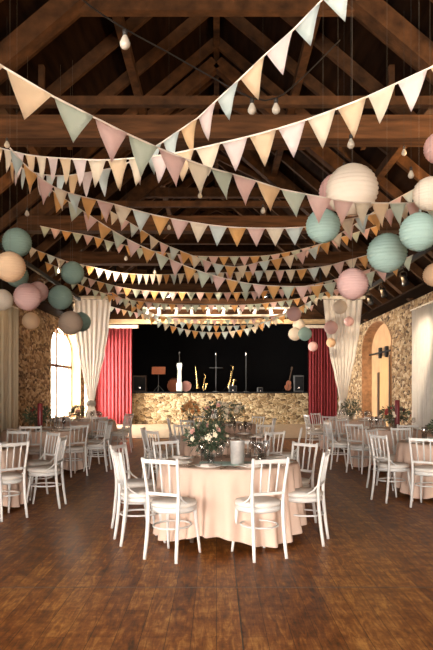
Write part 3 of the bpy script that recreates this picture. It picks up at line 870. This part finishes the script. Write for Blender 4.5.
def bunting(pts, label, cyc, seed, pitch=.205, h=.205, gap=.0, lean=.5, marks=None):
    rn = random.Random(seed); w = [P(*p) for p in pts]
    if marks:                                   # pennants counted between two known points of the string
        i0, i1, k = marks
        def ln(q): return sum((b-a).length for a, b in zip(q, q[1:]))
        mid = spline(w[i0:i1+1], .02); pitch = ln(mid)/k
        back = resample(spline(w[:i0+1], .02)[::-1], pitch) if i0 else [w[0]]
        path = back[::-1][:-1]+resample(spline(w[i0:], .02), pitch)
    else: path = resample(spline(w, .03), pitch)
    o0 = path[0].copy()
    t = thing('bunting', label, 'bunting', o0, 0, 'pastel triangle bunting strings')
    bm = BM(); tube(bm, [p-o0 for p in path], .006, 5); new_obj('cord', bm, M['tape'], t)
    for i, (a, b) in enumerate(zip(path, path[1:])):
        a, b = a-o0, b-o0; e = (b-a)*.025
        new_obj('pennant', pennant_bm(a+e, b-e, h*rn.uniform(.95, 1.05), rn, lean), M[cyc[i % len(cyc)]], t, True)
    return t
bunting([(-120, -12, 2.95), (-35, 43, 3.15), (5, 68, 3.25), (43, 91, 3.35), (80, 110, 3.5), (115, 128, 3.7), (147, 143, 3.92), (180, 157, 4.15), (210, 168, 4.4), (236, 175, 4.65), (262, 183, 4.85), (284, 190, 5.0), (310, 195, 5.15), (332, 199, 5.25), (355, 202.5, 5.42), (373, 203, 5.6), (410, 203, 5.95), (445, 200, 6.3)],
        'nearest bunting sweeping from upper left across to the right lanterns', CY1, 1, .21, .215, marks=(2, 13, 11))
bunting([(355, -35, 3.7), (322, 0, 3.85), (293, 30, 4.0), (268, 52, 4.12), (243, 76, 4.25), (220, 97, 4.4), (199, 117, 4.6), (180, 130, 4.8), (150, 150, 5.1), (120, 166, 5.4), (85, 173, 5.75), (62, 176, 6.05), (40, 174, 6.4), (22, 168, 6.8), (5, 158, 7.3)],
        'steep bunting running from the top right centre down to the left', ['sky', 'sky', 'blush', 'apricot', 'sky', 'blush', 'peach'], 2, .205, .22, lean=.35, marks=(1, 7, 6))
bunting([(-15, 143, 6.4), (0, 148, 6.0), (32, 155.6, 5.6), (75, 159, 5.1), (107, 160, 4.9), (150, 156.5, 4.7), (177, 153, 4.55), (204, 147, 4.45), (251, 136, 4.3), (303, 121, 4.15), (362, 99, 3.95), (393, 85, 3.8), (426, 70, 3.65), (470, 45, 3.5)],
        'bunting sagging at left and rising to the right edge under the beam', ['blush', 'cream', 'apricot', 'cream', 'blush', 'apricot', 'cream', 'blush', 'apricot'], 3, .205, .215, lean=.3)
bunting([(10, 148, 5.0), (24, 164, 5.2), (40, 178, 5.4), (58, 189, 5.6), (80, 196, 5.9), (112, 203.7, 6.2), (150, 214, 6.4), (190, 222, 6.5), (228, 227, 6.55), (268, 228.3, 6.6), (305, 227, 6.6), (345, 220, 6.7), (380, 212, 6.9), (435, 196, 7.2)],
        'wide pale bunting hanging at mid height just behind the big mint lantern', ['sky', 'ochre', 'pink', 'cream'], 4, .2, .2)
bunting([(40, 180, 7.4), (57, 194, 7.6), (74, 205, 7.7), (89, 215, 7.8), (104, 225, 7.9), (118, 233.7, 8), (134.5, 243, 8.1), (149, 249, 8.2), (164, 256.5, 8.3), (192, 268.5, 8.5), (221, 277.5, 8.6), (248, 283.4, 8.8), (275, 286, 8.9), (313, 286, 9), (345, 280, 9.1), (380, 269, 9.2), (420, 252, 9.3)],
        'bunting falling steeply from left and bottoming near the pink lantern', ['pink', 'ochre', 'mint'], 5, .21, .205)
bunting([(100, 205, 10.9), (142, 230, 10.8), (159, 241.6, 10.8), (176, 249, 10.7), (195, 256.5, 10.7), (216, 264, 10.6), (239, 266.8, 10.6), (261, 261.6, 10.4), (286, 257, 10.3), (309, 249.5, 10.2), (325, 242, 10.1), (346, 230, 10), (380, 208, 9.8), (420, 186, 9.6)],
        'small bunting dipping in the middle and rising right behind the mint lantern', ['ochre', 'cream', 'pink', 'sky'], 6, .205, .205)
bunting([(40, 226, 12), (64, 231, 12), (91, 236, 12.1), (110, 241.6, 12.1), (129, 246, 12.2), (160, 252, 12.3), (195, 256, 12.4), (249, 256.4, 12.5), (275, 254.5, 12.5), (310, 247, 12.5), (345, 236, 12.5), (390, 222, 12.5)],
        'dim bunting in the shade behind, hanging nearly level across the hall', ['mint', 'pink', 'ochre'], 7, .205, .2)
bunting([(10, 234, 12.6), (33, 248.5, 12.9), (49, 254.7, 13.1), (66, 261, 13.2), (97, 268, 13.3), (113, 271.8, 13.2), (133, 274, 13), (152, 274.7, 12.6), (172, 274.3, 12.2), (200, 273, 11.7), (230, 272.5, 11.2), (264, 270.8, 10.8), (300, 269.5, 10.4), (329, 265.5, 10.2), (345, 261, 10.1), (371, 254, 10), (410, 241, 9.9)],
        'bunting from the left lanterns to the right ones above the stage lights', ['cream', 'pink', 'cream', 'ochre', 'sky'], 8, .205, .205)
bunting([(45, 262, 14.2), (70, 272, 14.2), (97, 281, 14.2), (125, 288, 14.2), (150, 291, 14.2), (182, 292.3, 14.2), (230, 292.6, 14.2), (270, 290.5, 14), (305, 286, 13.8), (340, 278, 13.6), (380, 266, 13.4)],
        'fine bunting just above the row of stage spotlights', ['ochre', 'mint', 'pink'], 9, .205, .2)
bunting([(70, 281, 17), (97, 291, 17), (125, 299, 17), (160, 303.5, 17), (205, 305, 17), (250, 304.5, 17), (290, 300, 16.8), (330, 291, 16.5), (370, 280, 16.3)],
        'far bunting hanging in front of the stage spotlights', ['mint', 'ochre', 'pink', 'mint'], 10, .21, .2)
bunting([(112, 292, 17.4), (126, 301, 17.4), (137.6, 308.5, 17.4), (150, 316.5, 17.4), (163, 323, 17.4), (177, 327.5, 17.4), (191, 330.5, 17.4), (208, 332.3, 17.4), (226, 332, 17.4), (240, 330, 17.4), (254.7, 326.8, 17.4), (267, 321.5, 17.4), (282, 316.5, 17.4), (300, 307, 17.4), (325, 293, 17.3)],
        'lowest bunting hanging against the black stage, front row', ['ochre', 'sky', 'cream'], 11, .205, .2)
bunting([(125, 296, 19.2), (140, 306, 19.2), (157, 315.5, 19.2), (176, 321, 19.2), (199, 324.8, 19.2), (225, 326, 19.2), (249, 324.8, 19.2), (263, 321.8, 19.2), (285, 314, 19.2), (310, 302, 19.2)],
        'lowest bunting but one against the black stage, just behind', ['cream', 'sky', 'ochre', 'mint'], 12, .205, .2)
bunting([(90, 300, 20.4), (120, 309, 20.4), (150, 315, 20.4), (190, 319, 20.4), (225, 320, 20.4), (260, 318, 20.4), (290, 312, 20.4), (320, 303, 20.4)],
        'shadowed far bunting crossing the stage header beam', ['mint', 'pink', 'peach'], 13, .21, .19)

# ------------------------------------------------------------------ paper lanterns
def lantern(px, py, r, dia, m, label):
    d = dia*F/(2*r); c = P(px, py, d); rad = dia/2
    t = thing('paper_lantern', label, 'lantern', c, R.uniform(0, 6), 'round paper lanterns')
    bm = BM(); prof = []; K = 16; S = 3
    for i in range(K*S+1):
        a = PI*(.045+.91*i/(K*S)); f = (i % S)/S
        q = rad*(1-.02*math.sin(PI*f)*2)
        prof.append((q*math.sin(a), -q*.97*math.cos(a)))
    lathe(bm, prof, 32); new_obj('paper_shade', bm, M[m], t, True)
    bm = BM()
    for i in range(1, K, 2):
        a = PI*(.045+.91*i/K); q = rad*1.0
        tube(bm, [(q*math.sin(a)*math.cos(2*PI*j/28), q*math.sin(a)*math.sin(2*PI*j/28), -q*.97*math.cos(a)) for j in range(28)], .0016, 4, True)
    new_obj('ribs', bm, M[m], t)
    bm = BM(); zr = rad*.965
    tube(bm, [(.14*rad*2*math.cos(2*PI*j/16)*.5, .14*rad*2*math.sin(2*PI*j/16)*.5, zr) for j in range(16)], .003, 5, True)
    tube(bm, [(-.07*rad*2, 0, zr), (0, 0, zr+.02), (.07*rad*2, 0, zr)], .002, 5)
    new_obj('wire_frame', bm, M['wire'], t)
    top = max(roofz(c.x)-.02, c.z+.5)
    bm = BM(); tube(bm, [(0, 0, zr+.01), (0, 0, top-c.z)], .0011, 5); new_obj('hanging_cord', bm, M['wire'], t)
LN = [
 (352, 190, 26, .48, 'paper_white', 'largest cream white paper lantern, upper right, behind the bunting'),
 (338, 192, 19, .42, 'paper_pink', 'pink paper lantern mostly hidden behind the big cream one'),
 (323, 226, 17.3, .335, 'paper_mint', 'mint paper lantern below the big cream lantern'),
 (419, 232, 19.5, .35, 'paper_mint', 'light mint paper lantern at the right picture edge'),
 (387, 253, 20, .42, 'paper_mint', 'darker mint paper lantern left of the light mint one at right'),
 (352.5, 284, 16, .38, 'paper_pink', 'pink paper lantern hanging alone in front of the right curtain top'),
 (440, 148, 16, .36, 'paper_pink', 'pale pink paper lantern cut by the right edge, topmost'),
 (430, 194, 17, .31, 'paper_white', 'cream paper lantern cut by the right edge above the light mint one'),
 (435, 275, 12, .32, 'paper_peach', 'peach paper lantern cut by the right edge near the wall top'),
 (17, 242.5, 14.6, .36, 'paper_mint_shade', 'shaded mint paper lantern, topmost of the left cluster'),
 (10, 267, 15.6, .34, 'paper_peach', 'peach paper lantern at the left edge, under the topmost one'),
 (17, 276, 11.5, .32, 'paper_mint_shade', 'mint paper lantern peeking out below the peach left one'),
 (27.5, 297, 14, .38, 'paper_pink', 'larger pink paper lantern in the left cluster'),
 (38, 292, 10.5, .32, 'paper_pink', 'smaller pink paper lantern behind the larger pink left one'),
 (72.5, 273, 11.7, .36, 'paper_mint_shade', 'shaded mint paper lantern, highest right in the left cluster'),
 (60.5, 297.5, 12.5, .38, 'paper_mint_shade', 'shaded mint paper lantern below the one highest right'),
 (31, 321, 9, .32, 'paper_peach', 'small cream paper lantern against the left stone wall'),
 (2, 300, 11, .35, 'paper_white', 'cream paper lantern cut by the left edge'),
 (70.5, 323, 12.3, .40, 'paper_taupe', 'taupe paper lantern in front of the left window arch'),
 (81, 322, 10, .36, 'paper_mint_shade', 'green paper lantern half hidden behind the taupe one'),
 (294, 314, 7.5, .34, 'paper_pink', 'pink paper lantern atop the small far right cluster'),
 (299, 325, 6.4, .34, 'paper_white', 'white paper lantern below the pink one in the far cluster'),
 (295, 334, 6.8, .35, 'paper_white', 'cream paper lantern lowest left in the far cluster'),
 (305, 334, 7, .35, 'paper_mint', 'mint paper lantern lowest right in the far cluster'),
 (313, 346.5, 5, .30, 'paper_pink', 'small pink paper lantern in front of the dark red curtain'),
 (331, 327.5, 7, .36, 'paper_pink', 'pink paper lantern before the left edge of the right white curtain'),
 (331, 342.7, 4.8, .28, 'paper_peach', 'small yellowish paper lantern before the right white curtain'),
 (340, 307, 7.3, .36, 'paper_white', 'cream paper lantern before the top of the right white curtain'),
 (349, 321.5, 5, .30, 'paper_pink', 'small pink paper lantern near the right border of the white curtain'),
]
for l in LN: lantern(*l)

# ------------------------------------------------------------------ festoon bulbs
def bulb_parts(parent, loc, k=1.0):
    bm = BM(); lathe(bm, [(0, -.10*k), (.018*k, -.097*k), (.032*k, -.08*k), (.034*k, -.062*k), (.024*k, -.036*k), (.014*k, -.018*k), (.013*k, -.01*k), (0, -.01*k)], 16)
    o = new_obj('bulb', bm, M['bulbglass'], parent, True); o.location = loc
    bm = BM(); lathe(bm, [(0, -.015*k), (.016*k, -.015*k), (.017*k, .02*k), (.008*k, .03*k), (0, .031*k)], 12)
    s = new_obj('socket', bm, M['rubber'], o, True)
a = [(70, -12, 3.6), (90, 6, 3.9), (125, 29, 4.25), (169, 53, 4.6), (206, 74, 4.9), (252, 98, 5.2), (276, 98, 5.3), (300, 80, 5.5), (340, 40, 6.0)]
pp = [P(*p) for p in a]; o0 = pp[2]
t = thing('festoon_light_string', 'black festoon cable with pear bulbs crossing under the roof', 'string lights', o0)
bm = BM(); tube(bm, [p-o0 for p in spline(pp, .1)], .006, 5); new_obj('cable', bm, M['rubber'], t)
for i in (2, 5, 6): bulb_parts(t, pp[i]-o0-Vector((0, 0, .03)), 1.05)
for px, py, d, lab in [(351, 143, 5.6, 'pear bulb hanging above the big cream lantern'), (411, 174, 7.0, 'bulb hanging above the right edge cream lantern'),
    (404, 152, 8.2, 'bulb hanging left of the topmost pink lantern'), (7, 144, 8.0, 'bulb at the left edge under the big beam'), (344, 168, 9, 'bulb just behind the top of the big cream lantern'),
    (200, 195, 9.5, 'small bulb under the first cream pennants at centre'), (263, 210, 9.0, 'small bulb right of centre below the first bunting'), (169, 227, 10.5, 'small bulb behind the wide pale bunting'),
    (126, 258, 12.0, 'tiny bulb at left between two buntings'), (155, 272, 13.0, 'tiny bulb at left near the tie beam'), (59, 271, 12.5, 'tiny bulb beside the shaded mint lanterns'), (27, 213, 9.6, 'small bulb above the left lantern cluster')]:
    c = P(px, py, d); t = thing('pendant_bulb', lab, 'light bulb', c, 0, 'pendant bulbs under the roof')
    bulb_parts(t, (0, 0, .05), 1.0)
    bm = BM(); tube(bm, [(0, 0, .07), (0, 0, roofz(c.x)-c.z)], .0016, 5); new_obj('cord', bm, M['rubber'], t)

# ------------------------------------------------------------------ band gear on the stage
SZ = SH+.06
def sx(px, d): return (px-CX)*d/F
def rod(bm, a, b, r=.012, n=6): tube(bm, [a, b], r, n)
def tripod(bm, h, spread=.28, r=.009):
    for k in range(3):
        a = k*2*PI/3+.5; rod(bm, (0, 0, h), (spread*math.cos(a), spread*math.sin(a), .01), r)
D = 28.8
t = thing('music_stand', 'music stand with an orange brown desk at left of the stage', 'music stand', (sx(158.5, D), D, SZ))
bm = BM(); rod(bm, (0, 0, .05), (0, 0, .85)); tripod(bm, .3); new_obj('stand', bm, M['grey'], t)
bm = BM(); box(bm, -.31, .31, -.015, .015, 0, .34, .008); box(bm, -.31, .31, -.06, 0, -.02, 0); o = new_obj('desk', bm, M['orange'], t); o.location = (0, 0, .82); o.rotation_euler = (-.3, 0, 0)
t = thing('keytar_stand', 'tall slim white instrument standing upright beside the pink drum', 'instrument', (sx(179.5, D), D-.1, SZ))
bm = BM(); box(bm, -.14, .14, -.08, .08, .02, .42, .04); prism(bm, [(-.1, .4), (.1, .4), (.085, .95), (.13, 1.25), (.1, 1.32), (-.1, 1.3), (-.12, 1.2), (-.07, .95)], -.05, .05, 'y'); new_obj('body', bm, M['mintwhite'], t)
bm = BM(); rod(bm, (0, .1, 0), (0, .1, 1.75), .012); lathe(bm, [(0, 1.74), (.03, 1.76), (.035, 1.81), (.0, 1.85)], 10, (0, .1, 0)); new_obj('microphone', bm, M['grey'], t)
def drum(px, d, r, h, m, label, tilt):
    t = thing('drum', label, 'drum', (sx(px, d), d, SZ+r+.02))
    bm = BM(); lathe(bm, [(0, -h/2), (r, -h/2), (r*1.03, -h/2+.02), (r, -h/2+.04), (r, h/2-.04), (r*1.03, h/2-.02), (r, h/2), (0, h/2)], 28); o = new_obj('shell', bm, m, t); o.rotation_euler = (PI/2+tilt, 0, 0)
    bm = BM()
    for k in range(8):
        a = k*PI/4; rod(bm, (r*1.03*math.cos(a), r*1.03*math.sin(a), -h/2+.02), (r*1.03*math.cos(a), r*1.03*math.sin(a), h/2-.02), .012, 5)
    o = new_obj('lugs', bm, M['silver'], t); o.rotation_euler = (PI/2+tilt, 0, 0)
    bm = BM(); rod(bm, (-r*.7, 0, -r*.6), (-r, -.1, -r-.01), .012); rod(bm, (r*.7, 0, -r*.6), (r, -.1, -r-.01), .012); new_obj('feet', bm, M['black'], t)
drum(174, 29.8, .30, .4, M['orange'], 'orange drum lying behind the white instrument on stage', .25)
drum(186, 29.0, .24, .35, M['pinkdrum'], 'pink fronted drum at right of the white instrument', .05)
def sax(px, d, h, label, lean, name='saxophone', bell=True):
    t = thing(name, label, 'saxophone', (sx(px, d), d, SZ)); t.rotation_euler = (0, lean, 0)
    bm = BM(); k = h
    if bell:
        pts = spline([(-.05*k, 0, k), (.03*k, 0, .985*k), (.07*k, 0, .9*k), (.02*k, 0, .5*k), (-.02*k, 0, .2*k), (.03*k, 0, .1*k), (.12*k, 0, .17*k), (.15*k, 0, .38*k), (.19*k, 0, .5*k)], .03)
    else: pts = spline([(-.03*k, 0, k), (0, 0, .93*k), (.02*k, 0, .5*k), (.04*k, 0, .12*k)], .03)
    nn = len(pts); tube(bm, pts, [(.012+.042*(i/(nn-1))**1.2+(.05 if i > nn-4 else 0)*.6)*k for i in range(nn)], 10); new_obj('body', bm, M['brass'], t, True)
    bm = BM()
    for i in range(7): lathe(bm, [(0, 0), (.025*k, .004), (.025*k, .012), (0, .014)], 10, mtx=Matrix.Translation((.01*k, -.04*k, (.3+.08*i)*k)) @ Matrix.Rotation(PI/2, 4, 'X'))
    new_obj('keys', bm, M['brass'], t)
    bm = BM(); tripod(bm, .35*k, .25*k); rod(bm, (0, .02, .3*k), (0, .05, .6*k)); new_obj('stand', bm, M['black'], t)
sax(197, D, 1.2, 'slender golden straight saxophone on a stand at left of the pair', -.06, bell=False)
sax(203, D+.1, .8, 'small golden curved saxophone right of the straight one', .08)
sax(228.5, D, 1.2, 'large golden baritone saxophone standing near the centre of the stage', .12)
def mic(px, d, h, label, boom):
    t = thing('microphone_stand', label, 'microphone stand', (sx(px, d), d, SZ))
    bm = BM(); lathe(bm, [(0, 0), (.14, 0), (.14, .02), (.03, .035), (0, .035)], 18); rod(bm, (0, 0, .03), (0, 0, h), .013)
    if boom: rod(bm, (-.3, 0, h*.66), (.3, 0, h*.66), .01)
    new_obj('stand', bm, M['grey'], t)
    bm = BM(); lathe(bm, [(0, h-.02), (.02, h), (.035, h+.09), (.03, h+.13), (0, h+.14)], 10); new_obj('microphone', bm, M['silver'], t, True)
mic(216, D-.2, 1.65, 'dark microphone stand with a crossbar at stage centre', True)
mic(246, D-.2, 1.65, 'plain microphone stand right of the baritone saxophone', False)
def speaker(px, d, w, h, m, label, name='stage_monitor'):
    t = thing(name, label, 'speaker', (sx(px, d), d, SZ))
    bm = BM(); box(bm, -w/2, w/2, -.2, .2, 0, h, .02); new_obj('cabinet', bm, m, t)
    bm = BM(); box(bm, -w*.42, w*.42, -.215, -.2, h*.08, h*.92, .006); new_obj('grille', bm, M['black'], t)
    bm = BM(); lathe(bm, [(0, 0), (w*.08, .0), (w*.08, .01), (0, .012)], 12, mtx=Matrix.Translation((0, -.215, h*.25)) @ Matrix.Rotation(PI/2, 4, 'X')); new_obj('badge', bm, M['silver'], t)
speaker(140, D+.4, .62, .75, M['darkwood'], 'dark brown amplifier at the far left of the stage', 'amplifier')
speaker(298.5, D, .44, .75, M['grey'], 'grey loudspeaker cabinet at the right of the stage')
speaker(232.8, D-.35, .36, .28, M['grey'], 'small grey box beside the foot of the baritone saxophone', 'floor_monitor')
speaker(260, D-.4, .24, .2, M['grey'], 'tiny grey box on the stage edge right of the microphone stand', 'floor_monitor')
t = thing('guitar', 'brown guitar leaning on a stand at the right of the stage', 'guitar', (sx(287, D), D, SZ)); t.rotation_euler = (0, .2, 0)
bm = BM(); pts = [(.17*math.cos(a)*(1 if math.sin(a) < 0 else .8)*(1-.25*math.exp(-((math.sin(a)-.15)/.3)**2)), .3+.24*math.sin(a)) for a in (2*PI*i/28 for i in range(28))]
prism(bm, pts, -.045, .045, 'y'); new_obj('body', bm, M['orange'], t)
bm = BM(); box(bm, -.025, .025, -.055, -.03, .5, 1.02); box(bm, -.04, .04, -.05, -.03, 1.02, 1.16, .006); new_obj('neck', bm, M['darkwood'], t)
bm = BM(); tripod(bm, .4, .25); new_obj('stand', bm, M['black'], t)

# ------------------------------------------------------------------ daylight and lamps
w = bpy.data.worlds.new('World'); SC.world = w; w.use_nodes = True
bg = w.node_tree.nodes['Background']; bg.inputs[0].default_value = (1, .935, .85, 1); bg.inputs[1].default_value = 24.0
def portal(name, loc, rot, sx_, sy_):
    l = bpy.data.lights.new(name, 'AREA'); l.shape = 'RECTANGLE'; l.size = sx_; l.size_y = sy_
    l.cycles.is_portal = True
    o = bpy.data.objects.new(name, l); COL.objects.link(o); o.location = loc; o.rotation_euler = rot
for s, L in ((-1, LW),):
    for y0, y1, sill in L:
        portal('daylight', (s*(W+T+.02), (y0+y1)/2, 2.15), (0, s*PI/2, 0), 3.5, y1-y0)
portal('daylight', (.2, Y0-.52, 1.45), (PI/2, 0, 0), 4.0, 2.9)
for s in (-1, 1):                                          # uplights on the nearer stretch of the tracks
    for y in (5.5, 8.0, 10.5): lamp_data('uplight', 'SPOT', 170 if s > 0 else 55, (1, .64, .32), (s*4.1, y, 4.34), Vector((-s*.7, .25, .75)).to_track_quat('-Z', 'Y').to_euler(), spot_size=2.2, spot_blend=.5, shadow_soft_size=.06)
for x, y, _, lab, rz in SP:
    lamp_data('lamp_glow', 'POINT', 9, (1, .62, .30), (x*.985, y, 3.98), shadow_soft_size=.06)
for x, y, tgt, e in ((-4.1, 9.5, (4.0, 20.0, 2.9), 1600), (-4.1, 11.2, (4.0, 20.0, 3.4), 1600), (4.1, 14.1, (5.3, 16.0, 2.2), 260), (4.1, 15.9, (5.3, 20.5, 2.6), 150)):      # right: beams of track spots; left: unseen pair added to light the right curtain
    d = Vector(tgt)-Vector((x, y, 3.95))
    lamp_data('spot_or_fill_beam', 'SPOT', e, (1, .80, .58), (x, y+.1, 3.93), d.to_track_quat('-Z', 'Y').to_euler(), spot_size=.36 if x < 0 else .75, spot_blend=.8, shadow_soft_size=.07)
for x in (-2.6, 0, 2.6):
    lamp_data('stage_glow', 'POINT', 34, (1, .80, .58), (x, 26.8, 4.85), shadow_soft_size=.1)

# ------------------------------------------------------------------ camera
cam = bpy.data.cameras.new('Camera'); co = bpy.data.objects.new('Camera', cam); COL.objects.link(co)
co.location = (0, 0, CH); co.rotation_euler = (PI/2, 0, 0)
cam.sensor_width = 36; cam.lens = F/650*36; cam.shift_y = (CY-325)/650; cam.shift_x = 0; cam.clip_start = .05
SC.camera = co
SC.view_settings.view_transform = 'Standard'; SC.view_settings.look = 'None'
SC.view_settings.gamma = 1; SC.view_settings.exposure = 1.12; SC.view_settings.use_curve_mapping = False
